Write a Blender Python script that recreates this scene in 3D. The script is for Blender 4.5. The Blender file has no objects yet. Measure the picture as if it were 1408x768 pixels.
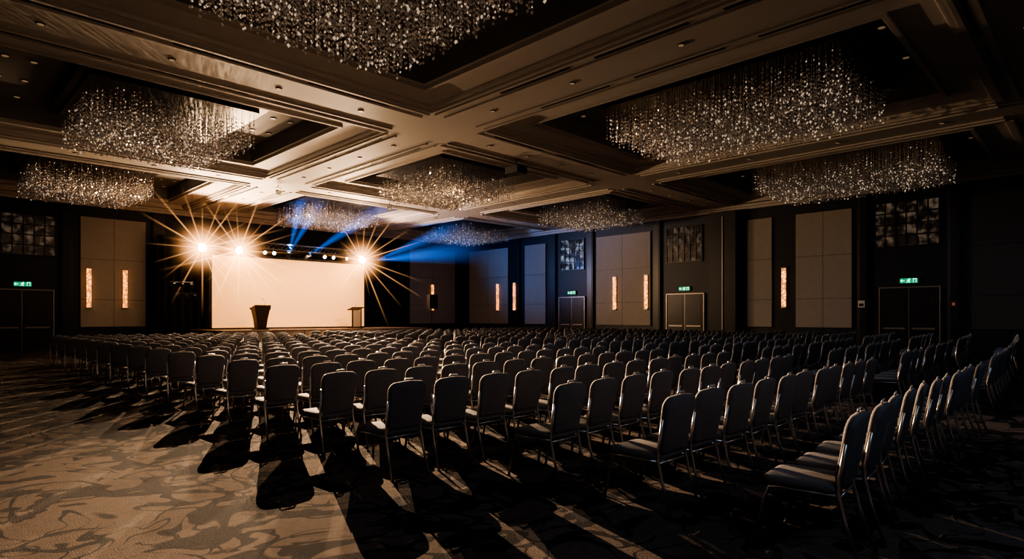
import bpy, math, random, bmesh
from mathutils import Vector, Matrix
random.seed(7)
S = bpy.context.scene
COL = S.collection
XW, YW = 29.6, 35.0      # right wall x, stage wall y
XL, YB = -0.8, -9.5
ZC = 7.1

# ------------------------------------------------------------ materials
def mat(name, col, rough=0.6, metal=0.0, em=None, ems=0.0, noise=0.0, nscale=6.0, bump=0.0, bscale=80.0, spec=0.5):
    m = bpy.data.materials.new(name); m.use_nodes = True
    nt = m.node_tree; N = nt.nodes; L = nt.links
    b = N['Principled BSDF']
    b.inputs['Base Color'].default_value = (*col, 1)
    b.inputs['Roughness'].default_value = rough
    b.inputs['Metallic'].default_value = metal
    b.inputs['Specular IOR Level'].default_value = spec
    if em:
        b.inputs['Emission Color'].default_value = (*em, 1)
        b.inputs['Emission Strength'].default_value = ems
    tc = N.new('ShaderNodeTexCoord')
    if noise > 0:
        n = N.new('ShaderNodeTexNoise'); n.inputs['Scale'].default_value = nscale; n.inputs['Detail'].default_value = 3
        r = N.new('ShaderNodeMapRange'); r.inputs['To Min'].default_value = 1 - noise; r.inputs['To Max'].default_value = 1 + noise
        mx = N.new('ShaderNodeMix'); mx.data_type = 'RGBA'; mx.blend_type = 'MULTIPLY'; mx.inputs[0].default_value = 1
        mx.inputs[6].default_value = (*col, 1)
        L.new(tc.outputs['Object'], n.inputs['Vector']); L.new(n.outputs['Fac'], r.inputs['Value'])
        L.new(r.outputs['Result'], mx.inputs[7]); L.new(mx.outputs[2], b.inputs['Base Color'])
    if bump > 0:
        n2 = N.new('ShaderNodeTexNoise'); n2.inputs['Scale'].default_value = bscale
        bp = N.new('ShaderNodeBump'); bp.inputs['Strength'].default_value = bump; bp.inputs['Distance'].default_value = 0.02
        L.new(tc.outputs['Object'], n2.inputs['Vector']); L.new(n2.outputs['Fac'], bp.inputs['Height'])
        L.new(bp.outputs['Normal'], b.inputs['Normal'])
    return m

M = {}
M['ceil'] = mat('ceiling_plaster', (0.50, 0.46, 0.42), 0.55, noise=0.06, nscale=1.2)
M['ceilin'] = mat('coffer_inner_shade', (0.18, 0.17, 0.165), 0.6, noise=0.08, nscale=1.0)  # recess shade painted in as a darker tone than the plaster
M['slot'] = mat('diffuser_black', (0.012, 0.012, 0.013), 0.5, noise=0.1)
M['wall'] = mat('wall_dark_lacquer', (0.016, 0.021, 0.033), 0.5, noise=0.2, nscale=2)
M['wood'] = mat('pilaster_dark_wood', (0.022, 0.022, 0.028), 0.38, noise=0.35, nscale=9)
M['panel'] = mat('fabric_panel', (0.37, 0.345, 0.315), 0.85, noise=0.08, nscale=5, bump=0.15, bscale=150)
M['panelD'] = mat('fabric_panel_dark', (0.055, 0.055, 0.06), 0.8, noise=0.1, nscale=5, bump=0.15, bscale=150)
M['door'] = mat('door_dark', (0.024, 0.023, 0.026), 0.35, noise=0.2, nscale=3)
M['brass'] = mat('frame_bronze', (0.34, 0.31, 0.29), 0.4, 0.7, noise=0.1)
M['fabric'] = mat('chair_fabric', (0.150, 0.142, 0.142), 0.8, noise=0.15, nscale=30, bump=0.2, bscale=300)
M['chrome'] = mat('chair_metal', (0.58, 0.55, 0.52), 0.28, 0.9, noise=0.1)
M['black'] = mat('matte_black', (0.012, 0.012, 0.013), 0.6, noise=0.2)
M['dlring'] = mat('downlight_ring', (0.10, 0.09, 0.08), 0.5, noise=0.1)
M['plate'] = mat('chandelier_plate', (0.04, 0.034, 0.03), 0.35, 0.4, noise=0.2)
M['drape'] = mat('black_drape', (0.014, 0.013, 0.014), 0.95, noise=0.3, nscale=3)
M['truss'] = mat('truss_aluminium', (0.16, 0.16, 0.16), 0.45, 0.8, noise=0.1)
M['stagetop'] = mat('stage_carpet', (0.26, 0.20, 0.16), 0.8, noise=0.15, nscale=8)
M['fascia'] = mat('stage_fascia', (0.42, 0.34, 0.27), 0.6, noise=0.1)
M['screen'] = mat('screen_fabric', (0.80, 0.54, 0.30), 0.9, em=(1.0, 0.48, 0.16), ems=0.60, noise=0.02)  # emission paints part of the light falling on the screen
M['dkwood'] = mat('lectern_wood', (0.05, 0.028, 0.018), 0.35, noise=0.4, nscale=12)
M['acryl'] = mat('lectern_white', (0.62, 0.52, 0.42), 0.25, noise=0.05)
M['sign'] = mat('sign_white', (0.7, 0.68, 0.62), 0.5, noise=0.05)
M['green'] = mat('exit_green', (0.01, 0.25, 0.12), 0.5, em=(0.02, 0.5, 0.25), ems=0.5, noise=0.02)
M['pict'] = mat('exit_pictogram', (0.8, 1, 0.9), 0.5, em=(0.5, 1.0, 0.7), ems=1.5, noise=0.02)
M['red'] = mat('sign_red', (0.35, 0.03, 0.02), 0.5, noise=0.05)
M['warm'] = mat('blinder_lens', (1, 0.8, 0.5), 0.3, em=(1.0, 0.78, 0.50), ems=320, noise=0.02)
M['warm2'] = mat('small_lens', (1, 0.8, 0.5), 0.3, em=(1.0, 0.68, 0.38), ems=30, noise=0.02)
M['rakel'] = mat('added_dim_lens', (0.3, 0.25, 0.2), 0.3, em=(1.0, 0.68, 0.38), ems=0.3, noise=0.02)  # lens of the added rake spots, kept dim
M['bluel'] = mat('blue_lens', (0.3, 0.6, 1), 0.3, em=(0.25, 0.6, 1.0), ems=40, noise=0.02)
M['dl'] = mat('downlight_lens', (0.5, 0.4, 0.3), 0.4, em=(1.0, 0.7, 0.4), ems=0.12, noise=0.02)
M['crystal'] = mat('crystal', (0.84, 0.80, 0.76), 0.10, 0.6, em=(1.0, 0.8, 0.65), ems=0.012, noise=0.5, nscale=12, spec=1.0)  # faint emission paints a slight glow on all beads
M['glintcrystal'] = mat('crystal_glint', (0.9, 0.85, 0.8), 0.10, 0.3, em=(1.0, 0.78, 0.58), ems=0.30, noise=0.5, nscale=12, spec=1.0)  # emission paints sparkle glints on scattered beads
M['string'] = mat('crystal_string', (0.17, 0.15, 0.14), 0.35, 0.6, noise=0.2)

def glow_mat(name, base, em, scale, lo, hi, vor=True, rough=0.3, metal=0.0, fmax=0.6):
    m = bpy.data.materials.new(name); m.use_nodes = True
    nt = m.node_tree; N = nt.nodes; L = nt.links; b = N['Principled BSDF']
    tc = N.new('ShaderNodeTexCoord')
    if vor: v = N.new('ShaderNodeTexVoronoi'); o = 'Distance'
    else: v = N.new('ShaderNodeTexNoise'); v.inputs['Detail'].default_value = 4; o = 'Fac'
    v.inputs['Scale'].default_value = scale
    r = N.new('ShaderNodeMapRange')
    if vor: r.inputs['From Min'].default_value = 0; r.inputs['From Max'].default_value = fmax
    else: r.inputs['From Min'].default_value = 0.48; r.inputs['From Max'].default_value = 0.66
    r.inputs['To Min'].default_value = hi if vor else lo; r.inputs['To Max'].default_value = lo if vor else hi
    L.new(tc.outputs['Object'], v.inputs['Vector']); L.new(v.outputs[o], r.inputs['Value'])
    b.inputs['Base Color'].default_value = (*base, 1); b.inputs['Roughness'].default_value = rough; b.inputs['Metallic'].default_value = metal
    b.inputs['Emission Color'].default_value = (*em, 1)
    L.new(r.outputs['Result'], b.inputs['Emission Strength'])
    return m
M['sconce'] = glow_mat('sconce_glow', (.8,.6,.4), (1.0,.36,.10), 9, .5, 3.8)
M['glass'] = glow_mat('reflection_glass', (.12,.12,.13), (1.0,.72,.5), 3.2, 0.0, 0.08, vor=False, rough=.1, metal=.6)  # noise emission paints warm reflections on the panes
M['glassB'] = glow_mat('reflection_glass_cool', (.12,.12,.13), (.72,.85,1.0), 3.2, 0.01, 0.30, vor=False, rough=.1, metal=.6)  # same painted reflections, cooler and brighter

def carpet():
    m = bpy.data.materials.new('patterned_carpet'); m.use_nodes = True
    nt = m.node_tree; N = nt.nodes; L = nt.links; b = N['Principled BSDF']
    geo = N.new('ShaderNodeNewGeometry')
    na = N.new('ShaderNodeTexNoise'); na.inputs['Scale'].default_value = 0.9; na.inputs['Detail'].default_value = 1
    L.new(geo.outputs['Position'], na.inputs['Vector'])
    sc = N.new('ShaderNodeVectorMath'); sc.operation = 'SCALE'; sc.inputs['Scale'].default_value = 1.1
    L.new(na.outputs['Color'], sc.inputs[0])
    ad = N.new('ShaderNodeVectorMath'); ad.operation = 'ADD'
    L.new(geo.outputs['Position'], ad.inputs[0]); L.new(sc.outputs[0], ad.inputs[1])
    def ridge(scale, w, seed):
        n = N.new('ShaderNodeTexNoise'); n.noise_dimensions = '4D'; n.inputs['W'].default_value = seed
        n.inputs['Scale'].default_value = scale; n.inputs['Detail'].default_value = 0.3; n.inputs['Distortion'].default_value = 1.6
        L.new(ad.outputs[0], n.inputs['Vector'])
        s = N.new('ShaderNodeMath'); s.operation = 'SUBTRACT'; s.inputs[1].default_value = 0.5; L.new(n.outputs['Fac'], s.inputs[0])
        a = N.new('ShaderNodeMath'); a.operation = 'ABSOLUTE'; L.new(s.outputs[0], a.inputs[0])
        # line weight swells and thins like a brush stroke
        wn = N.new('ShaderNodeTexNoise'); wn.inputs['Scale'].default_value = 1.4; L.new(geo.outputs['Position'], wn.inputs['Vector'])
        wr = N.new('ShaderNodeMapRange'); wr.inputs['From Min'].default_value = .34; wr.inputs['From Max'].default_value = .62
        wr.inputs['To Min'].default_value = -0.004; wr.inputs['To Max'].default_value = w*2.0; L.new(wn.outputs['Fac'], wr.inputs['Value'])
        d = N.new('ShaderNodeMath'); d.operation = 'SUBTRACT'; L.new(a.outputs[0], d.inputs[0]); L.new(wr.outputs[0], d.inputs[1])
        r = N.new('ShaderNodeMapRange'); r.inputs['From Min'].default_value = 0; r.inputs['From Max'].default_value = 0.010
        r.inputs['To Min'].default_value = 1; r.inputs['To Max'].default_value = 0
        L.new(d.outputs[0], r.inputs['Value']); return r.outputs['Result']
    r1 = ridge(1.0, 0.030, 1.0); r2 = ridge(2.4, 0.028, 5.0)
    def leaf(scale, rot, th, sx):
        v = N.new('ShaderNodeTexVoronoi'); v.inputs['Scale'].default_value = scale
        mp = N.new('ShaderNodeMapping'); mp.inputs['Scale'].default_value = (sx, 1, 1); mp.inputs['Rotation'].default_value = (0,0,rot)
        L.new(ad.outputs[0], mp.inputs['Vector']); L.new(mp.outputs[0], v.inputs['Vector'])
        bl = N.new('ShaderNodeMapRange'); bl.inputs['From Min'].default_value = th; bl.inputs['From Max'].default_value = th+.03
        bl.inputs['To Min'].default_value = 1; bl.inputs['To Max'].default_value = 0; L.new(v.outputs['Distance'], bl.inputs['Value'])
        return bl.outputs[0]
    def mxm(a, c):
        q = N.new('ShaderNodeMath'); q.operation = 'MAXIMUM'; L.new(a, q.inputs[0]); L.new(c, q.inputs[1]); return q.outputs[0]
    tot = mxm(mxm(r1, r2), mxm(leaf(1.6, .7, .26, .42), leaf(2.7, -.9, .24, .5)))
    nl = N.new('ShaderNodeTexNoise'); nl.inputs['Scale'].default_value = 14; nl.inputs['Detail'].default_value = 4
    L.new(geo.outputs['Position'], nl.inputs['Vector'])
    cr = N.new('ShaderNodeMix'); cr.data_type = 'RGBA'
    cr.inputs[6].default_value = (0.080, 0.064, 0.055, 1); cr.inputs[7].default_value = (0.165, 0.128, 0.105, 1)
    L.new(nl.outputs['Fac'], cr.inputs[0])
    mx = N.new('ShaderNodeMix'); mx.data_type = 'RGBA'; mx.inputs[7].default_value = (0.016, 0.016, 0.020, 1)
    L.new(tot, mx.inputs[0]); L.new(cr.outputs[2], mx.inputs[6]); L.new(mx.outputs[2], b.inputs['Base Color'])
    b.inputs['Roughness'].default_value = 0.95; b.inputs['Specular IOR Level'].default_value = 0.1
    nb = N.new('ShaderNodeTexNoise'); nb.inputs['Scale'].default_value = 90
    L.new(geo.outputs['Position'], nb.inputs['Vector'])
    bp = N.new('ShaderNodeBump'); bp.inputs['Strength'].default_value = 0.6; bp.inputs['Distance'].default_value = 0.015
    L.new(nb.outputs['Fac'], bp.inputs['Height']); L.new(bp.outputs['Normal'], b.inputs['Normal'])
    return m
M['carpet'] = carpet()

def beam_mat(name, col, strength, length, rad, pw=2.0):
    # painted light cone: emission volume fading along local z and towards the cone's rim
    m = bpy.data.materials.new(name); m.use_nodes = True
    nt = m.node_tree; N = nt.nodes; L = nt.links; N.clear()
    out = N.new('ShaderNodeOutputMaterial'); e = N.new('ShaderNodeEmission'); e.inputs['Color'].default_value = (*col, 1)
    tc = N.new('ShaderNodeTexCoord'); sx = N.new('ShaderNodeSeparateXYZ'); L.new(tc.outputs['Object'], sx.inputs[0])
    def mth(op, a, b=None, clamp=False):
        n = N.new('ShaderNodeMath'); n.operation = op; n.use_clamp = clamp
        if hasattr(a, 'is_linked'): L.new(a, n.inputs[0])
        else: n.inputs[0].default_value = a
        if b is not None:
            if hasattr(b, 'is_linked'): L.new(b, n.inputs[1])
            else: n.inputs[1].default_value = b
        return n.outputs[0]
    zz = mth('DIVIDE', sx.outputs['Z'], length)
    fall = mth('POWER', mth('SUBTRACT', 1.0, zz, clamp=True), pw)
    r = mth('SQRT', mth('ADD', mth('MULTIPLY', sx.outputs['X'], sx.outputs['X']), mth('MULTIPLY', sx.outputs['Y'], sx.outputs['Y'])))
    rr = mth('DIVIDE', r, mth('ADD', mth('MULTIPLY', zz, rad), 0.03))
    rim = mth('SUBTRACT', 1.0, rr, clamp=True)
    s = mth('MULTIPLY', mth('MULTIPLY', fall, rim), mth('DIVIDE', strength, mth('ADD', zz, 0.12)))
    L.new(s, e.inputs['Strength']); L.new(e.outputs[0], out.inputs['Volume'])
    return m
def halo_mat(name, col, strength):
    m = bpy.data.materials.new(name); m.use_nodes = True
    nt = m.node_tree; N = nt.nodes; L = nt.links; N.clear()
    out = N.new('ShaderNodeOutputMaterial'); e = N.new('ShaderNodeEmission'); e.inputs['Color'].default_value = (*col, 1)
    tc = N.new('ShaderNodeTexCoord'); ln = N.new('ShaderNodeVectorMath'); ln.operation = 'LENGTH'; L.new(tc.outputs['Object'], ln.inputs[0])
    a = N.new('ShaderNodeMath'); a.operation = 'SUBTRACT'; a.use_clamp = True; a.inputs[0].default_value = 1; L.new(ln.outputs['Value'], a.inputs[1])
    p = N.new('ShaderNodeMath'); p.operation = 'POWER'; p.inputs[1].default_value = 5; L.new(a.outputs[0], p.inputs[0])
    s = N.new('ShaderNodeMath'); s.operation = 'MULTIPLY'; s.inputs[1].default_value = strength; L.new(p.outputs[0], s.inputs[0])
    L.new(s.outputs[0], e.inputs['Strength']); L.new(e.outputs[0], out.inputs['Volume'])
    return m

# ------------------------------------------------------------ mesh builder
class MB:
    def __init__(s): s.v = []; s.f = []; s.m = []
    def add(s, vs, fs, m):
        o = len(s.v); s.v += [tuple(v) for v in vs]
        for f in fs: s.f.append([o + i for i in f]); s.m.append(m)
    def box(s, x0, y0, z0, x1, y1, z1, m=0, T=None):
        vs = [Vector(p) for p in [(x0,y0,z0),(x1,y0,z0),(x1,y1,z0),(x0,y1,z0),(x0,y0,z1),(x1,y0,z1),(x1,y1,z1),(x0,y1,z1)]]
        if T: vs = [T @ v for v in vs]
        s.add(vs, [(0,3,2,1),(4,5,6,7),(0,1,5,4),(1,2,6,5),(2,3,7,6),(3,0,4,7)], m)
    def quad(s, a, b, c, d, m=0): s.add([a,b,c,d], [(0,1,2,3)], m)
    def tube(s, pts, r, m=0, n=8):
        pts = [Vector(p) for p in pts]; rings = []
        for i, p in enumerate(pts):
            d = (pts[min(i+1, len(pts)-1)] - pts[max(i-1, 0)]).normalized()
            a = Vector((0,0,1)) if abs(d.z) < 0.9 else Vector((1,0,0))
            u = d.cross(a).normalized(); w = d.cross(u)
            rings.append([p + (u*math.cos(2*math.pi*k/n) + w*math.sin(2*math.pi*k/n))*r for k in range(n)])
        vs = [v for rg in rings for v in rg]; fs = []
        for i in range(len(pts)-1):
            for k in range(n):
                fs.append((i*n+k, i*n+(k+1) % n, (i+1)*n+(k+1) % n, (i+1)*n+k))
        fs.append(tuple(range(n))[::-1]); fs.append(tuple((len(pts)-1)*n+k for k in range(n)))
        s.add(vs, fs, m)
    def loft(s, rings, m=0, cap=True):
        n = len(rings[0]); vs = [v for rg in rings for v in rg]; fs = []
        for i in range(len(rings)-1):
            for k in range(n): fs.append((i*n+k, i*n+(k+1) % n, (i+1)*n+(k+1) % n, (i+1)*n+k))
        if cap: fs.append(tuple(range(n))[::-1]); fs.append(tuple((len(rings)-1)*n+k for k in range(n)))
        s.add(vs, fs, m)
    def mesh(s, name, mats, smooth=False):
        me = bpy.data.meshes.new(name); me.from_pydata(s.v, [], s.f)
        for k in mats: me.materials.append(M[k])
        me.polygons.foreach_set('material_index', s.m)
        if smooth: me.polygons.foreach_set('use_smooth', [True]*len(s.f))
        me.update(); return me
    def obj(s, name, mats, smooth=False, parent=None, loc=None, bevel=0):
        o = bpy.data.objects.new(name, s.mesh(name, mats, smooth)); COL.objects.link(o)
        if parent: o.parent = parent
        if loc: o.location = loc
        if bevel:
            b = o.modifiers.new('bevel', 'BEVEL'); b.width = bevel; b.segments = 2
        return o
def empty(name, loc=(0,0,0), rz=0):
    o = bpy.data.objects.new(name, None); COL.objects.link(o); o.location = loc; o.rotation_euler = (0,0,rz); return o

# ------------------------------------------------------------ room shell
b = MB(); b.box(XL, YB, -0.15, XW, YW, 0); b.obj('floor', ['carpet'])
b = MB(); b.box(XL-0.3, YW, -0.15, XW+0.3, YW+0.3, 8.25); b.obj('wall_front', ['wall'])
b = MB(); b.box(XW, YB, -0.15, XW+0.3, YW, 8.25); b.obj('wall_right', ['wall'])
b = MB(); b.box(XL-0.3, YB, -0.15, XL, YW, 8.25); b.obj('wall_left', ['wall'])
b = MB(); b.box(XL-0.3, YB-0.3, -0.15, XW+0.3, YB, 8.25); b.obj('wall_back', ['wall'])
for nm, bx in [('baseboard_front', (XL, YW-0.04, 0, XW, YW, 0.18)), ('baseboard_right', (XW-0.04, YB, 0, XW, YW-0.04, 0.18)),
               ('baseboard_left', (XL, YB, 0, XL+0.04, YW-0.04, 0.18)), ('baseboard_back', (XL+0.04, YB, 0, XW-0.04, YB+0.04, 0.18))]:
    b = MB(); b.box(*bx); b.obj(nm, ['wood'])

# ceiling
BX = [(0.3,10.1),(12.2,19.9),(22.0,28.9)]
BY = [(-8.6,0.2),(2.2,13.2),(15.6,23.9),(26.0,34.2)]
ZT = 7.85
c = MB()
xs = [XL] + [v for p in BX for v in p] + [XW]; ys = [YB] + [v for p in BY for v in p] + [YW]
for i in range(len(xs)-1):
    for j in range(len(ys)-1):
        if i % 2 == 1 and j % 2 == 1: continue
        c.quad((xs[i],ys[j],ZC),(xs[i],ys[j+1],ZC),(xs[i+1],ys[j+1],ZC),(xs[i+1],ys[j],ZC), 0)
def rect(x0,y0,x1,y1,z): return [(x0,y0,z),(x1,y0,z),(x1,y1,z),(x0,y1,z)]
for (x0,x1) in BX:
    for (y0,y1) in BY:
        prof = [(0,ZC,0),(0,ZC+0.07,0),(0.07,ZC+0.07,0),(0.10,ZC+0.13,0),(0.10,ZC+0.17,0),(0.85,ZC+0.19,0),(0.85,ZC+0.13,0),(0.93,ZC+0.13,0),(0.93,ZC+0.24,0),(1.02,ZC+0.24,0),(1.05,ZT,1)]
        for a, d in zip(prof[:-1], prof[1:]):
            A = rect(x0+a[0],y0+a[0],x1-a[0],y1-a[0],a[1]); D = rect(x0+d[0],y0+d[0],x1-d[0],y1-d[0],d[1])
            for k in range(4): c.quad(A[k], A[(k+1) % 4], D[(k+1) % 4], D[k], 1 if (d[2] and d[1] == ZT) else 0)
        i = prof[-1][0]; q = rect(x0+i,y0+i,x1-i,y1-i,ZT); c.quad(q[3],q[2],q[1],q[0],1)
c.box(XL-0.3, YB-0.3, 8.25, XW+0.3, YW+0.3, 8.4, 0)
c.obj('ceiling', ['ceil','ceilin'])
# beam mouldings and slot diffusers
t = MB()
def beam_trim(lo, hi, a0, a1, axis):
    w = hi - lo
    for off in (0.10, 0.42, w-0.50, w-0.18):
        p0, p1 = lo+off, lo+off+0.08
        if axis == 'y': t.box(p0, a0, ZC-0.05, p1, a1, ZC-0.001, 0)
        else: t.box(a0, p0, ZC-0.045, a1, p1, ZC-0.001, 0)
    k = a0+0.6
    while k < a1-2.2:
        for off in (0.27, w-0.34):
            p0 = lo+off
            if axis == 'y': t.box(p0, k, ZC-0.012, p0+0.09, min(k+2.2,a1), ZC-0.002, 1)
            else: t.box(k, p0, ZC-0.012, min(k+2.2,a1), p0+0.09, ZC-0.002, 1)
        k += 2.9
xb = [(XL+0.05,0.3),(10.1,12.2),(19.9,22.0)]; yb = [(0.2,2.2),(13.2,15.6),(23.9,26.0)]
for lo, hi in xb[1:]:
    for (y0,y1) in BY: beam_trim(lo, hi, y0, y1, 'y')
for lo, hi in yb:
    for (x0,x1) in BX: beam_trim(lo, hi, x0, x1, 'x')
# perimeter cornice
for z0, d in ((ZC-0.10,0.34),(ZC-0.22,0.18)):
    t.box(XL, YW-d, z0, XW, YW-0.001, ZC-0.001, 0); t.box(XW-d, YB, z0, XW-0.001, YW-d, ZC-0.001, 0)
    t.box(XL+0.001, YB, z0, XL+d, YW-d, ZC-0.001, 0)
t.obj('trim_1', ['ceil','slot'])
# recessed downlights
d = MB()
def disc(x, y, z, r=0.075):
    n = 14
    o = [(x+r*1.35*math.cos(2*math.pi*k/n), y+r*1.35*math.sin(2*math.pi*k/n), z) for k in range(n)]
    o2 = [(p[0], p[1], z-0.02) for p in o]
    d.loft([o, o2], 0)
    i2 = [(x+r*math.cos(2*math.pi*k/n), y+r*math.sin(2*math.pi*k/n), z-0.024) for k in range(n)]
    d.add(i2, [tuple(range(n))], 1)
for (x0,x1) in BX:
    for (y0,y1) in BY:
        for fy in (0.2,0.4,0.6,0.8):
            for dx in (1.35, 1.9 if x1-x0 > 9 else 1.6):
                disc(x0+dx, y0+(y1-y0)*fy, ZT) if dx < 1.5 or x1-x0 > 9 else None
                disc(x1-dx, y0+(y1-y0)*fy, ZT) if dx < 1.5 or x1-x0 > 9 else None
        for fx in (0.36,0.64):
            disc(x0+(x1-x0)*fx, y0+1.4, ZT); disc(x0+(x1-x0)*fx, y1-1.4, ZT)
for lo, hi in yb:
    for (x0,x1) in BX:
        for f in (0.15,0.38,0.62,0.85): disc(x0+(x1-x0)*f, (lo+hi)/2, ZC, 0.06)
for lo, hi in xb[1:]:
    for (y0,y1) in BY:
        for f in (0.12,0.37,0.63,0.88): disc((lo+hi)/2, y0+(y1-y0)*f, ZC, 0.06)
d.obj('recessed_downlights', ['dlring','dl'])

# ------------------------------------------------------------ chandeliers
def chandelier_mesh(lx, ly, name):
    m = MB()
    m.box(-lx/2+0.1,-ly/2+0.1,-0.14, lx/2-0.1, ly/2-0.1, 0, 2)
    m.box(-lx/2-0.24,-ly/2-0.24,-0.28, lx/2+0.24, ly/2+0.24,-0.14, 2)
    m.box(-lx/2-0.02,-ly/2-0.02,-0.36, lx/2+0.02, ly/2+0.02,-0.28, 2)
    sp = 0.125
    nx, ny = int(lx/sp), int(ly/sp)
    for i in range(nx):
        for j in range(ny):
            x = -lx/2+(i+0.5)*lx/nx+random.uniform(-.035,.035); y = -ly/2+(j+0.5)*ly/ny+random.uniform(-.035,.035)
            e = min(i, nx-1-i, j, ny-1-j)
            L = 0.86+0.03*min(e,4)+random.uniform(-0.15,0.15)
            zt = -0.36; zb = zt-L
            r = 0.0025
            m.add([(x-r,y-r,zt),(x+r,y-r,zt),(x,y+r,zt),(x-r,y-r,zb),(x+r,y-r,zb),(x,y+r,zb)], [(0,1,4,3),(1,2,5,4),(2,0,3,5)], 1)
            z = zb
            nb = random.randint(5,7)
            for k in range(nb):
                s = random.uniform(0.015,0.027)*(1.3 if k == 0 else 1); h = s*1.3
                a = random.uniform(0,1.6); ca, sa = math.cos(a)*s, math.sin(a)*s
                tx, ty = random.uniform(-.006,.006), random.uniform(-.006,.006)
                m.add([(x+ca,y+sa,z),(x-sa,y+ca,z+ty),(x-ca,y-sa,z),(x+sa,y-ca,z+tx),(x+tx,y+ty,z+h),(x,y,z-h)],
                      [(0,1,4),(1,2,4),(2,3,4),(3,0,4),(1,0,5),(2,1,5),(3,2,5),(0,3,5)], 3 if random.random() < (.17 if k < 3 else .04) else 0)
                z += random.uniform(0.08,0.13)
            if random.random() < 0.6:
                s = 0.013; z = zt-random.uniform(0.05,0.35)
                m.add([(x+s,y,z),(x,y+s,z),(x-s,y,z),(x,y-s,z),(x,y,z+s),(x,y,z-s)],
                      [(0,1,4),(1,2,4),(2,3,4),(3,0,4),(1,0,5),(2,1,5),(3,2,5),(0,3,5)], 0)
    return m.mesh(name, ['crystal','string','plate','glintcrystal'])
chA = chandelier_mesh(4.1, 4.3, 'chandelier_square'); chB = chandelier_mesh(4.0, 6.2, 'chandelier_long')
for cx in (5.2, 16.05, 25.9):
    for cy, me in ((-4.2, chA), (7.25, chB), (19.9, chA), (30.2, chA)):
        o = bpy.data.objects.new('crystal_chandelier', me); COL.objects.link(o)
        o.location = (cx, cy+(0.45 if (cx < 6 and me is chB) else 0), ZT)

# ------------------------------------------------------------ wall fittings
def wb(m, wall, u0, u1, o0, o1, z0, z1, k=0):
    if wall == 'F': m.box(u0, YW-o1, z0, u1, YW-o0, z1, k)
    else: m.box(XW-o1, u0, z0, XW-o0, u1, z1, k)
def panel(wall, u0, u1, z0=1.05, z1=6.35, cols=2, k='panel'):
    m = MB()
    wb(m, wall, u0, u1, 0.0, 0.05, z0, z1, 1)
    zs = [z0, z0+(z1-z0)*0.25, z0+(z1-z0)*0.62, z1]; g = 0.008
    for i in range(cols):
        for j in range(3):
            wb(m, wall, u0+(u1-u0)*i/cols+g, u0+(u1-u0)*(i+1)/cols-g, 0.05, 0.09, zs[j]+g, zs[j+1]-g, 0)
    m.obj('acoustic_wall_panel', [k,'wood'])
def sconce(wall, u, z0=2.0, z1=3.85, o=0.09):
    m = MB(); w = 0.12
    wb(m, wall, u-w, u+w, o, o+0.02, z0-0.05, z1+0.05, 1)
    wb(m, wall, u-w+0.03, u+w-0.03, o+0.02, o+0.10, z0, z1, 0)
    wb(m, wall, u-w, u+w, o+0.02, o+0.12, z1, z1+0.05, 1); wb(m, wall, u-w, u+w, o+0.02, o+0.12, z0-0.05, z0, 1)
    m.obj('wall_sconce', ['sconce','brass'])
nwin = [0]; ndoor = [0]
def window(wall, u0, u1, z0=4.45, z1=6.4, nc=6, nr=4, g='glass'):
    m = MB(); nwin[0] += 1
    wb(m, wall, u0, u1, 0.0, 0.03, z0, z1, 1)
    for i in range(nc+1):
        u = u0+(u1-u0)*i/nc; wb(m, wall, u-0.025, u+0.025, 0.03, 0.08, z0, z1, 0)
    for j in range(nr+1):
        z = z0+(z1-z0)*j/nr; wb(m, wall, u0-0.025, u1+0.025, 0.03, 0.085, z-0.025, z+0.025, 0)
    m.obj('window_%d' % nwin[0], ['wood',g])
def exit_sign(wall, u, z):
    m = MB(); W, H = 0.34, 0.12
    wb(m, wall, u-W, u+W, 0.0, 0.10, z-H, z+H, 2)
    wb(m, wall, u-W+0.02, u+W-0.02, 0.10, 0.105, z-H+0.02, z+H-0.02, 0)
    o = 0.106
    sgn = 1 if wall == 'F' else -1
    def P(a, bb, hw, k=1):
        d = Vector((bb[0]-a[0], bb[1]-a[1])); n = Vector((-d.y, d.x)).normalized()*hw
        pts = [(a[0]+n.x,a[1]+n.y),(a[0]-n.x,a[1]-n.y),(bb[0]-n.x,bb[1]-n.y),(bb[0]+n.x,bb[1]+n.y)]
        vs = []
        for q in pts:
            uu = u+sgn*q[0]; vs.append((uu, YW-o, z+q[1]) if wall == 'F' else (XW-o, uu, z+q[1]))
        m.add(vs, [(0,1,2,3)], k)
    x = 0.0
    P((x+0.005,0.055),(x+0.035,0.085),0.016); P((x+0.01,0.05),(x-0.02,-0.01),0.014)
    P((x-0.02,-0.01),(x+0.035,-0.035),0.009); P((x+0.035,-0.035),(x+0.02,-0.09),0.008)
    P((x-0.02,-0.01),(x-0.035,-0.06),0.009); P((x-0.035,-0.06),(x-0.085,-0.07),0.008)
    P((x+0.01,0.045),(x+0.055,0.02),0.007); P((x+0.005,0.045),(x-0.05,0.035),0.007); P((x-0.05,0.035),(x-0.06,0.0),0.007)
    P((0.16,-0.08),(0.16,0.08),0.008); P((0.26,-0.08),(0.26,0.08),0.008); P((0.155,0.075),(0.265,0.075),0.008)
    P((-0.28,0),(-0.15,0),0.011); P((-0.285,0),(-0.235,0.05),0.011); P((-0.285,0),(-0.235,-0.05),0.011)
    m.obj('exit_sign', ['green','pict','black'])
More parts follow.
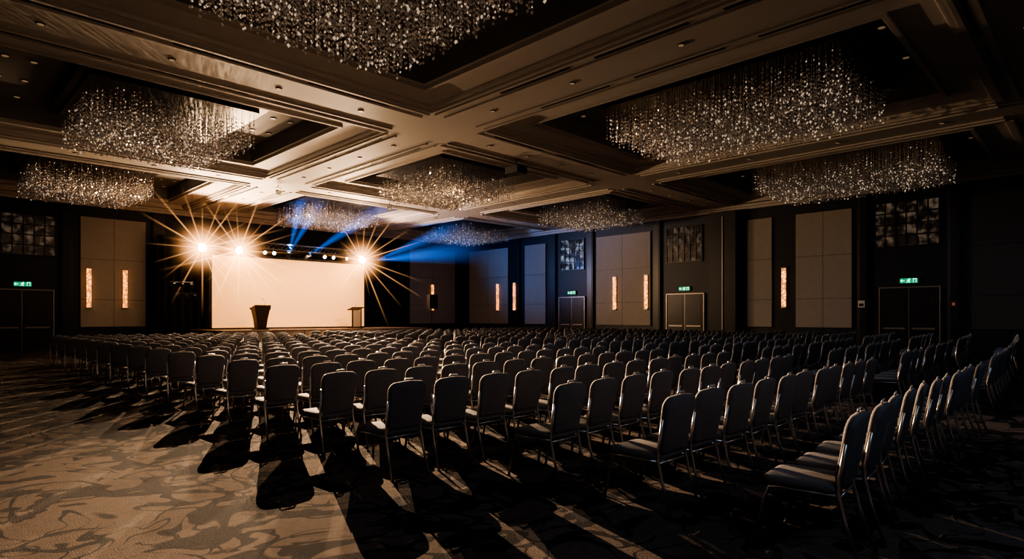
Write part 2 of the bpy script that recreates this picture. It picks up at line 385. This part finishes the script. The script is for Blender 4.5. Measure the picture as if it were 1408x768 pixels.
def door(wall, u0, u1, zt=2.75):
    m = MB(); ndoor[0] += 1; mid = (u0+u1)/2
    f = 0.05
    wb(m, wall, u0, u1, 0.0, 0.05, 0.0, zt, 1)
    wb(m, wall, u0-f, u0, 0.0, 0.12, 0, zt+f, 0); wb(m, wall, u1, u1+f, 0.0, 0.12, 0, zt+f, 0)
    wb(m, wall, u0, u1, 0.0, 0.12, zt, zt+f, 0)
    for a, e in ((u0+0.03, mid-0.015),(mid+0.015, u1-0.03)):
        wb(m, wall, a, e, 0.05, 0.09, 0.01, zt-0.02, 1)
        wb(m, wall, a+0.12, e-0.12, 0.09, 0.10, 0.25, 1.0, 1); wb(m, wall, a+0.12, e-0.12, 0.09, 0.10, 1.2, zt-0.2, 1)
        wb(m, wall, a+0.1, e-0.1, 0.11, 0.15, 1.02, 1.09, 0)
        wb(m, wall, a+0.14, a+0.2, 0.09, 0.12, 1.03, 1.08, 0); wb(m, wall, e-0.2, e-0.14, 0.09, 0.12, 1.03, 1.08, 0)
    wb(m, wall, mid-0.012, mid+0.012, 0.05, 0.10, 0.01, zt-0.02, 0)
    m.obj('door_%d' % ndoor[0], ['brass','door'])
ntr = [1]
def pilaster(wall, u0, u1, o=0.16, k='wood', z1=ZC-0.22):
    m = MB(); ntr[0] += 1; wb(m, wall, u0, u1, 0.0, o, 0.0, z1, 0)
    wb(m, wall, u0+0.06, u1-0.06, o, o+0.02, 0.25, z1-0.2, 0)
    m.obj('trim_%d' % ntr[0], [k], bevel=0.01)

# front (stage) wall
door('F', 2.5, 4.75); window('F', 2.5, 4.85, 4.35, 6.2, 6, 4); exit_sign('F', 3.65, 3.02)
panel('F', 5.8, 8.55); sconce('F', 6.13); sconce('F', 7.63)
panel('F', 24.8, 28.9); sconce('F', 26.75)
for a, e in ((1.9,2.3),(5.05,5.5),(8.85,9.4),(23.6,24.3),(29.1,29.5)): pilaster('F', a, e)
# right wall
panel('R', 29.9, 34.0); sconce('R', 30.9); sconce('R', 29.15, o=0.18)
pilaster('R', 28.75, 29.6)
panel('R', 26.4, 28.3, cols=1)
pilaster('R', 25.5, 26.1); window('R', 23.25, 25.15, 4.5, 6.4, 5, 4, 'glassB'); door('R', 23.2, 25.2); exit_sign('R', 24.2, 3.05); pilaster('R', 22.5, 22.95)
panel('R', 18.5, 22.3); sconce('R', 20.9); sconce('R', 18.75)
pilaster('R', 17.85, 18.3); window('R', 15.4, 17.5, 4.5, 6.4, 6, 4); door('R', 15.3, 17.45); exit_sign('R', 16.4, 3.05)
m = MB(); m.box(XW-0.55, 13.35, 0, XW-0.001, 14.75, ZC-0.24, 0); m.box(XW-0.60, 14.0, 0.2, XW-0.55, 14.05, ZC-0.5, 1); m.box(XW-0.62, 13.3, 0, XW-0.001, 14.8, 0.2, 0); ntr[0]+=1
m.obj('trim_%d' % ntr[0], ['wood','brass'])
panel('R', 11.75, 13.0, cols=1); sconce('R', 11.2, o=0.02)
panel('R', 8.25, 10.65)
pilaster('R', 7.6, 8.0); window('R', 5.05, 7.35, 4.5, 6.4, 6, 4); door('R', 5.05, 7.15); exit_sign('R', 6.1, 3.05); pilaster('R', 4.35, 4.75)
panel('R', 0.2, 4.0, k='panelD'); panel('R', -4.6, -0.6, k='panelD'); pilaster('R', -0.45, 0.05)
m = MB(); wb(m,'R',7.72,7.98,0.18,0.19,1.95,2.25,0); wb(m,'R',7.76,7.94,0.19,0.193,2.0,2.12,1); m.obj('wall_notice', ['sign','black'])
m = MB(); wb(m,'R',4.48,4.64,0.18,0.20,1.95,2.15,0); wb(m,'R',4.52,4.60,0.20,0.205,2.0,2.1,1); m.obj('fire_call_point', ['red','sign'])

# ------------------------------------------------------------ stage
SZ = 0.9; SY = 28.9
m = MB(); m.box(10.2, SY, SZ-0.06, 21.9, YW-1.2, SZ, 0); m.box(10.25, SY+0.05, 0, 21.85, YW-1.25, SZ-0.06, 1)
for k in range(6): m.box(10.25+k*1.94, SY+0.03, 0.05, 10.27+k*1.94, SY+0.05, SZ-0.06, 2)
m.box(21.9, 29.4, 0, 22.3, 30.6, 0.6, 1); m.box(22.3, 29.4, 0, 22.7, 30.6, 0.3, 1)
m.obj('stage_platform', ['stagetop','fascia','black'])
# screen
m = MB(); SCY = 32.0
m.box(10.75, SCY, 0.98, 19.4, SCY+0.04, 4.65, 0)
for bx in ((10.6,SCY-0.02,0.9,10.75,SCY+0.06,4.78),(19.4,SCY-0.02,0.9,19.55,SCY+0.06,4.78),(10.6,SCY-0.02,4.65,19.55,SCY+0.06,4.78),(10.6,SCY-0.02,0.9,19.55,SCY+0.06,0.98)): m.box(*bx, 1)
m.obj('projection_screen', ['screen','black'])
# drape
m = MB(); n = 260; x0, x1 = 8.8, 23.4
pts = [(x0+(x1-x0)*i/n, 33.9+0.09*math.sin(i*0.9)) for i in range(n+1)]
for i in range(n):
    a, e = pts[i], pts[i+1]; m.quad((a[0],a[1],0.0),(e[0],e[1],0.0),(e[0],e[1],5.6),(a[0],a[1],5.6))
m.tube([(x0,33.9,5.62),(x1,33.9,5.62)],0.03); m.tube([(x0,33.9,0),(x0,33.9,5.62)],0.03); m.tube([(x1,33.9,0),(x1,33.9,5.62)],0.03)
m.obj('stage_drape', ['drape'])
def lectern_dark(x, y, rz):
    m = MB()
    def rc(w, d, z, yo=0): return [(-w,-d+yo,z),(w,-d+yo,z),(w,d+yo,z),(-w,d+yo,z)]
    m.loft([rc(.32,.26,0), rc(.32,.26,.06)],0)
    m.loft([rc(.22,.19,.06), rc(.27,.22,.5), rc(.36,.27,.98)],0)
    m.loft([rc(.38,.29,.98), [(-.40,-.32,1.02),(.40,-.32,1.02),(.40,.32,1.18),(-.40,.32,1.18)], [(-.40,-.32,1.06),(.40,-.32,1.06),(.40,.32,1.22),(-.40,.32,1.22)]],0)
    m.box(-.41,-.34,1.06,.41,-.31,1.10,0)
    m.tube([(-.12,.22,1.2),(-.12,.24,1.34),(-.10,.18,1.46),(-.08,.08,1.52)],.009,1); m.tube([(-.08,.08,1.52),(-.075,.04,1.53)],.022,1)
    o = m.obj('lectern', ['dkwood','black','brass'], bevel=0.006); o.location = (x,y,SZ); o.rotation_euler = (0,0,rz)
def lectern_light(x, y, rz):
    m = MB()
    m.box(-.34,-.26,0,.34,.26,.04,1); m.box(-.30,.10,.04,-.24,.16,1.05,1); m.box(.24,.10,.04,.30,.16,1.05,1)
    m.box(-.24,.12,.10,.24,.14,1.0,0)
    m.add([(-.36,-.28,1.0),(.36,-.28,1.0),(.36,.28,1.14),(-.36,.28,1.14),(-.36,-.28,1.04),(.36,-.28,1.04),(.36,.28,1.18),(-.36,.28,1.18)],[(0,3,2,1),(4,5,6,7),(0,1,5,4),(1,2,6,5),(2,3,7,6),(3,0,4,7)],1)
    m.box(-.36,-.30,1.03,.36,-.27,1.08,0)
    m.tube([(.1,.2,1.15),(.1,.2,1.3),(.08,.08,1.38)],.008,1)
    o = m.obj('lectern', ['acryl','dkwood']); o.location = (x,y,SZ); o.rotation_euler = (0,0,rz)
lectern_dark(12.35, 30.0, math.pi); lectern_light(17.65, 30.0, math.pi)
def stand(m, h, k=0):
    m.tube([(0,0,0.35),(0,0,h)],.02,k)
    for a in range(3):
        an = a*2.094+.4; m.tube([(0,0,.75),(.5*math.cos(an),.5*math.sin(an),0.012)],.012,k)
        m.tube([(0,0,.38),(.25*math.cos(an),.25*math.sin(an),.385)],.01,k)
def speaker(x, y, z=0):
    m = MB(); stand(m, 2.0)
    m.loft([[(-.22,.18,2.0),(.22,.18,2.0),(.28,-.2,2.0),(-.28,-.2,2.0)],[(-.22,.18,2.82),(.22,.18,2.82),(.28,-.2,2.82),(-.28,-.2,2.82)]],0)
    for zz, r in ((2.25,.18),(2.62,.09)):
        m.tube([(0,-.2,zz),(0,-.225,zz)], r, 0, 18)
    o = m.obj('loudspeaker', ['black']); o.location=(x,y,z)
speaker(21.35, 27.9)
def lstand(x, y, h):
    m = MB(); stand(m, h); m.tube([(-.45,0,h),(.45,0,h)],.02)
    for k in (-.35,0,.35): m.tube([(k,0,h-.12),(k,-.22,h-.16)],.09,0,12)
    o = m.obj('light_stand', ['black']); o.location=(x,y,0)
lstand(8.2, 28.0, 3.0); lstand(8.9, 29.8, 2.6)
m = MB(); m.box(-.45,-.3,0.1,.45,.3,.75,0); m.box(-.47,-.32,.38,.47,.32,.42,1)
for a in (-.35,.35):
    for e in (-.2,.2): m.tube([(a,e-.02,.05),(a,e+.02,.05)],.05,0,10)
o = m.obj('flight_case', ['black','truss'], bevel=0.01); o.location=(24.6,28.6,0)

# ------------------------------------------------------------ lighting truss
TY, TZ = 30.6, 5.15
m = MB(); X0, X1 = 9.0, 19.9; h = .15
ch = [(-h,-h),(h,-h),(h,h),(-h,h)]
for (a,e) in ch: m.tube([(X0,TY+a,TZ+e),(X1,TY+a,TZ+e)],.022)
k = X0; i = 0
while k < X1-.1:
    n = min(k+.35, X1)
    for q in range(4):
        a, e = ch[q], ch[(q+1) % 4]
        if i % 2: a, e = e, a
        m.tube([(k,TY+a[0],TZ+a[1]),(n,TY+e[0],TZ+e[1])],.010,0,5)
    k = n; i += 1
for x, zt in ((9.4, ZC+.13), (13.45, ZT), (18.7, ZT)): m.tube([(x,TY,TZ+h),(x,TY,zt)],.010,1)
truss = m.obj('lighting_truss', ['truss','black'])

def lookat(o, d): o.rotation_euler = Vector(d).to_track_quat('-Z','Y').to_euler()
def cone(name, L, R, r0, matr, parent, loc, d):
    m = MB(); n = 16
    m.loft([[(r*math.cos(2*math.pi*k/n), r*math.sin(2*math.pi*k/n), z) for k in range(n)] for r, z in ((r0,0.0),(R,L))])
    me = bpy.data.meshes.new(name); me.from_pydata(m.v, [], m.f); me.materials.append(matr)
    o = bpy.data.objects.new(name, me); COL.objects.link(o); o.parent = parent; o.location = loc
    o.rotation_euler = Vector(d).to_track_quat('Z','Y').to_euler(); return o
haloW = halo_mat('painted_halo', (1.0, 0.46, 0.18), 6.5)  # lamp glow painted as an emissive sphere
rayW = beam_mat('starburst_ray_warm', (1.0, 0.50, 0.20), 12.0, 4.2, 0.070, 1.5)
beamB = beam_mat('painted_beam_blue', (0.02, 0.24, 1.0), 0.75, 7.0, 0.9, 1.25)  # blue beams of light painted as emissive cones
def fixture(x, kind, aim, z=4.82, y=None):
    p = empty('stage_spotlight', (x, TY if y is None else y, z))
    d = Vector(aim).normalized(); T = d.to_track_quat('Z','Y').to_matrix().to_4x4()
    m = MB(); r = {'big':.17,'small':.085,'rake':.085,'blue':.10}[kind]; n = 20
    rings = [[T @ Vector((q*math.cos(2*math.pi*k/n), q*math.sin(2*math.pi*k/n), w)) for k in range(n)] for q, w in ((r*.5,-.30),(r*.95,-.2),(r*1.0,0.05),(r*1.12,.06),(r*1.12,.10),(r*1.0,.10),(r*1.0,.07))]
    m.loft(rings, 0, cap=False); m.add(rings[0], [tuple(range(n))], 0)
    m.add([T @ Vector((r*math.cos(2*math.pi*k/n), r*math.sin(2*math.pi*k/n), .075)) for k in range(n)], [tuple(range(n))], 1)
    m.tube([(-r*1.3,0,0),(-r*1.3,0,.2),(r*1.3,0,.2),(r*1.3,0,0)],.014,0,6); m.tube([(0,0,.2),(0,0,.3)],.016,0,6)
    for sx in (-1,1): m.tube([(sx*r*1.35,0,0),(sx*r*.9,0,0)],.02,0,6)
    m.obj('housing', ['black', {'big':'warm','small':'warm2','rake':'rakel','blue':'bluel'}[kind]], parent=p)
    return p, d
def spot(name, parent, loc, d, energy, col, size, blend, rad=.08):
    l = bpy.data.lights.new(name, 'SPOT'); l.energy = energy; l.color = col; l.spot_size = math.radians(size); l.spot_blend = blend; l.shadow_soft_size = rad
    o = bpy.data.objects.new(name, l); COL.objects.link(o); o.parent = parent; o.location = loc; lookat(o, d); return o
WARM = (1.0, 0.68, 0.42)
for x, s, tgt, sz in ((9.84,0.34,(4.8,3,0),40),(11.5,0.34,(14,8,0),60),(18.45,0.85,(3,14,0),48)):
    aim = Vector(tgt)-Vector((x,TY,4.82))
    p, d = fixture(x, 'big', aim)
    spot('beam_lamp', p, d*0.2, d, 42000*s, WARM, sz, 1.0, .03)
    spot('spill_lamp', p, d*0.2, (-.1,-1,.25), 1300, WARM, 170, 0.5, .10)
    hm = bpy.data.meshes.new('halo_sphere')
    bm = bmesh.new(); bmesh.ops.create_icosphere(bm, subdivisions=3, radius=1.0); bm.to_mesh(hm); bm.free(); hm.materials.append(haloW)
    ho = bpy.data.objects.new('painted_halo', hm); COL.objects.link(ho); ho.parent = p; ho.location = d*0.15; ho.scale = (2.0,2.0,2.0)
    for k in range(18):  # starburst rays painted as emissive cones around the lamp
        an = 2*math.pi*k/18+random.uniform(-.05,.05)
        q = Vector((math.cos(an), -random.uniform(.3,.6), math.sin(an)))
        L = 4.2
        o = cone('starburst_ray', L, .070, .03, rayW, p, d*0.12, q); sc = random.uniform(.6,1.05); o.scale = (sc,sc,sc)
# added spots under the ceiling beam, invented to rake light streaks over the floor
for (x, e, tgt, sz) in ((11.0, 52000, (4.3,4.3,0), 31), (16.5, 20000, (6.0,6.0,0), 38)):
    aim = Vector(tgt)-Vector((x,24.9,ZC-.32))
    p, d = fixture(x, 'rake', aim, z=ZC-.32, y=24.9)
    spot('added_rake_lamp', p, d*0.2, d, e, WARM, sz, 1.0, .02)
for x in (12.8,13.3,16.08,16.6,17.4):
    p, d = fixture(x, 'small', (random.uniform(-.3,.1),-1,-.25))
    spot('lamp', p, d*0.15, d, 400, WARM, 120, 0.6, .05)
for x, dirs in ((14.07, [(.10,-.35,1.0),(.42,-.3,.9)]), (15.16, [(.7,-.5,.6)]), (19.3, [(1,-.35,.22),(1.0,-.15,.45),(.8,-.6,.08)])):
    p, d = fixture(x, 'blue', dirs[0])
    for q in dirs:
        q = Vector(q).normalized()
        cone('painted_beam', 7.0, .9, .05, beamB, p, q*0.12, q)
    spot('lamp', p, d*0.2, d, 1500, (0.08,0.35,1.0), 75, 0.8, .06)

# added projector under the ceiling beam, put in to brighten the screen
m = MB(); m.box(-.25,-.3,-.12,.25,.3,.12,0); m.tube([(0,.3,0),(0,.36,0)],.07,0,14); m.tube([(0,0,.12),(0,0,0.42)],.03,0)
o = m.obj('added_projector', ['black']); o.location=(15.1,14.9,ZC-.42)
pj = spot('added_projector_lamp', None, (15.1,15.35,ZC-.42), (0.4,16.7,-4.1), 4600, (1.0,.60,.32), 30, 1.0, .05)
for x in (12.4, 15.2, 18.0):
    l = bpy.data.lights.new('stage_wash','AREA'); l.energy = 45; l.color = WARM; l.size = .3
    o = bpy.data.objects.new('stage_wash_lamp', l); COL.objects.link(o); o.location=(x,TY-.1,TZ-.35); lookat(o,(0,.35,-1))
# added faint cool fill light, no fitting behind it
for (x,y,e) in ((2,-3,80),(10,-4,80),(12,6,50),(24,3,55),(15,20,32)):
    l = bpy.data.lights.new('cool_fill_light','AREA'); l.shape='RECTANGLE'; l.size = 3; l.size_y=3; l.energy = e; l.color=(.50,.69,1.0)
    o = bpy.data.objects.new('cool_fill_light', l); COL.objects.link(o); o.location=(x,y,6.1)

# ------------------------------------------------------------ chairs
def chair_mesh():
    m = MB()
    def rr(w, y0, y1, r, z, n=5):
        pts = []
        for cx, cy, a0 in ((w-r,y1-r,0),(-w+r,y1-r,90),(-w+r,y0+r,180),(w-r,y0+r,270)):
            for k in range(n):
                a = math.radians(a0+90*k/(n-1)); pts.append((cx+r*math.cos(a), cy+r*math.sin(a), z))
        return pts
    m.loft([rr(.200,-.19,.235,.05,.405), rr(.222,-.21,.255,.06,.42), rr(.230,-.215,.265,.065,.445), rr(.220,-.205,.252,.06,.468), rr(.175,-.165,.21,.05,.480)], 0)
    base = Vector((0,-.205,.47)); up = Vector((0,-.19,1)).normalized(); nrm = Vector((0,1,.19)).normalized()
    Hh = .475
    def outline(k):
        pts = []
        hb, ht = .195, .222
        n = 7
        pts.append((hb-.02, 0)); pts.append((hb, .03))
        pts.append((.5*(hb+ht), Hh*.45))
        r = .085
        for i in range(n):
            a = math.radians(90*i/(n-1)); pts.append((ht-r+r*math.cos(a), Hh-r+r*math.sin(a)-.012))
        pts.append((0, Hh))
        left = [(-x, s) for x, s in pts[::-1][1:]]
        allp = pts+left
        cxy = (0, Hh/2)
        return [((x-cxy[0])*k[0]+cxy[0], (s-cxy[1])*k[1]+cxy[1]) for x, s in allp]
    rings = []
    for k, dz in (((.90,.92),-.032),((.97,.975),-.026),((1,1),-.008),((1,1),.008),((.97,.975),.026),((.88,.90),.034)):
        rings.append([tuple(base + Vector((x,0,0)) + up*s + nrm*(dz - .015*(1-(x/.22)**2))) for x, s in outline(k)])
    m.loft(rings[::-1], 0)
    g0 = base+up*(Hh-.004)
    m.tube([g0+Vector((-.055,0,0)), g0+Vector((-.045,0,0))+up*.018, g0+Vector((.045,0,0))+up*.018, g0+Vector((.055,0,0))], .008, 1, 6)
    for s in (-1,1):
        m.tube([(s*.215,-.33,0),(s*.212,-.25,.25),(s*.210,-.213,.42),tuple(base+Vector((s*.203,0,0))+up*.05),tuple(base+Vector((s*.215,0,0))+up*.28)], .0125, 1, 7)
        m.tube([(s*.220,.305,0),(s*.210,.245,.30),(s*.205,.215,.40),(s*.205,.14,.405),(s*.208,-.20,.405)], .0125, 1, 7)
        m.tube([(s*.215,-.33,0),(s*.215,-.331,.012)], .017, 2, 7); m.tube([(s*.220,.305,0),(s*.220,.305,.012)], .017, 2, 7)
    m.tube([(-.205,-.21,.39),(.205,-.21,.39)], .010, 1, 6); m.tube([(-.20,.19,.395),(.20,.19,.395)], .010, 1, 6)
    return m.mesh('banquet_chair', ['fabric','chrome','black'], smooth=True)
cm = chair_mesh()
rowsY = [1.50, 2.74, 3.90, 5.10] + [6.45+1.38*k for k in range(14)]
nchair = 0
for ri, y in enumerate(rowsY):
    xs_ = []
    start = 4.38 if ri < 3 else 3.42
    x = start
    while x < 10.4: xs_.append(x); x += .565
    x = 12.3
    while x < 19.2: xs_.append(x); x += .565
    x = 21.0
    while x < 26.9: xs_.append(x); x += .565
    for x in xs_:
        dx = max(0, x-4); yy = y + .0023*dx*dx*(1 if ri < 12 else .35)
        o = bpy.data.objects.new('banquet_chair', cm); COL.objects.link(o)
        o.location = (x+random.uniform(-.02,.02), yy+random.uniform(-.035,.035), 0)
        o.rotation_euler = (0,0, .0046*dx*(1 if ri < 12 else .35)+random.uniform(-.05,.05)+(.10 if ri == 0 and x < 8 else 0)); nchair += 1
print('chairs', nchair)

# ------------------------------------------------------------ world + camera
w = bpy.data.worlds.new('World'); S.world = w; w.use_nodes = True
w.node_tree.nodes['Background'].inputs[0].default_value = (0.01,0.012,0.02,1); w.node_tree.nodes['Background'].inputs[1].default_value = 0.2
cam = bpy.data.cameras.new('camera'); co = bpy.data.objects.new('camera', cam); COL.objects.link(co)
co.location = (0,0,1.55); co.rotation_euler = (math.radians(90),0,math.radians(-45))
cam.sensor_width = 36; cam.lens = 36*830/1408; cam.shift_y = 51/1408; cam.clip_end = 200
S.camera = co
S.view_settings.view_transform = 'AgX'
try: S.view_settings.look = 'AgX - High Contrast'
except Exception as ex: print(ex)
S.view_settings.exposure = 0.30
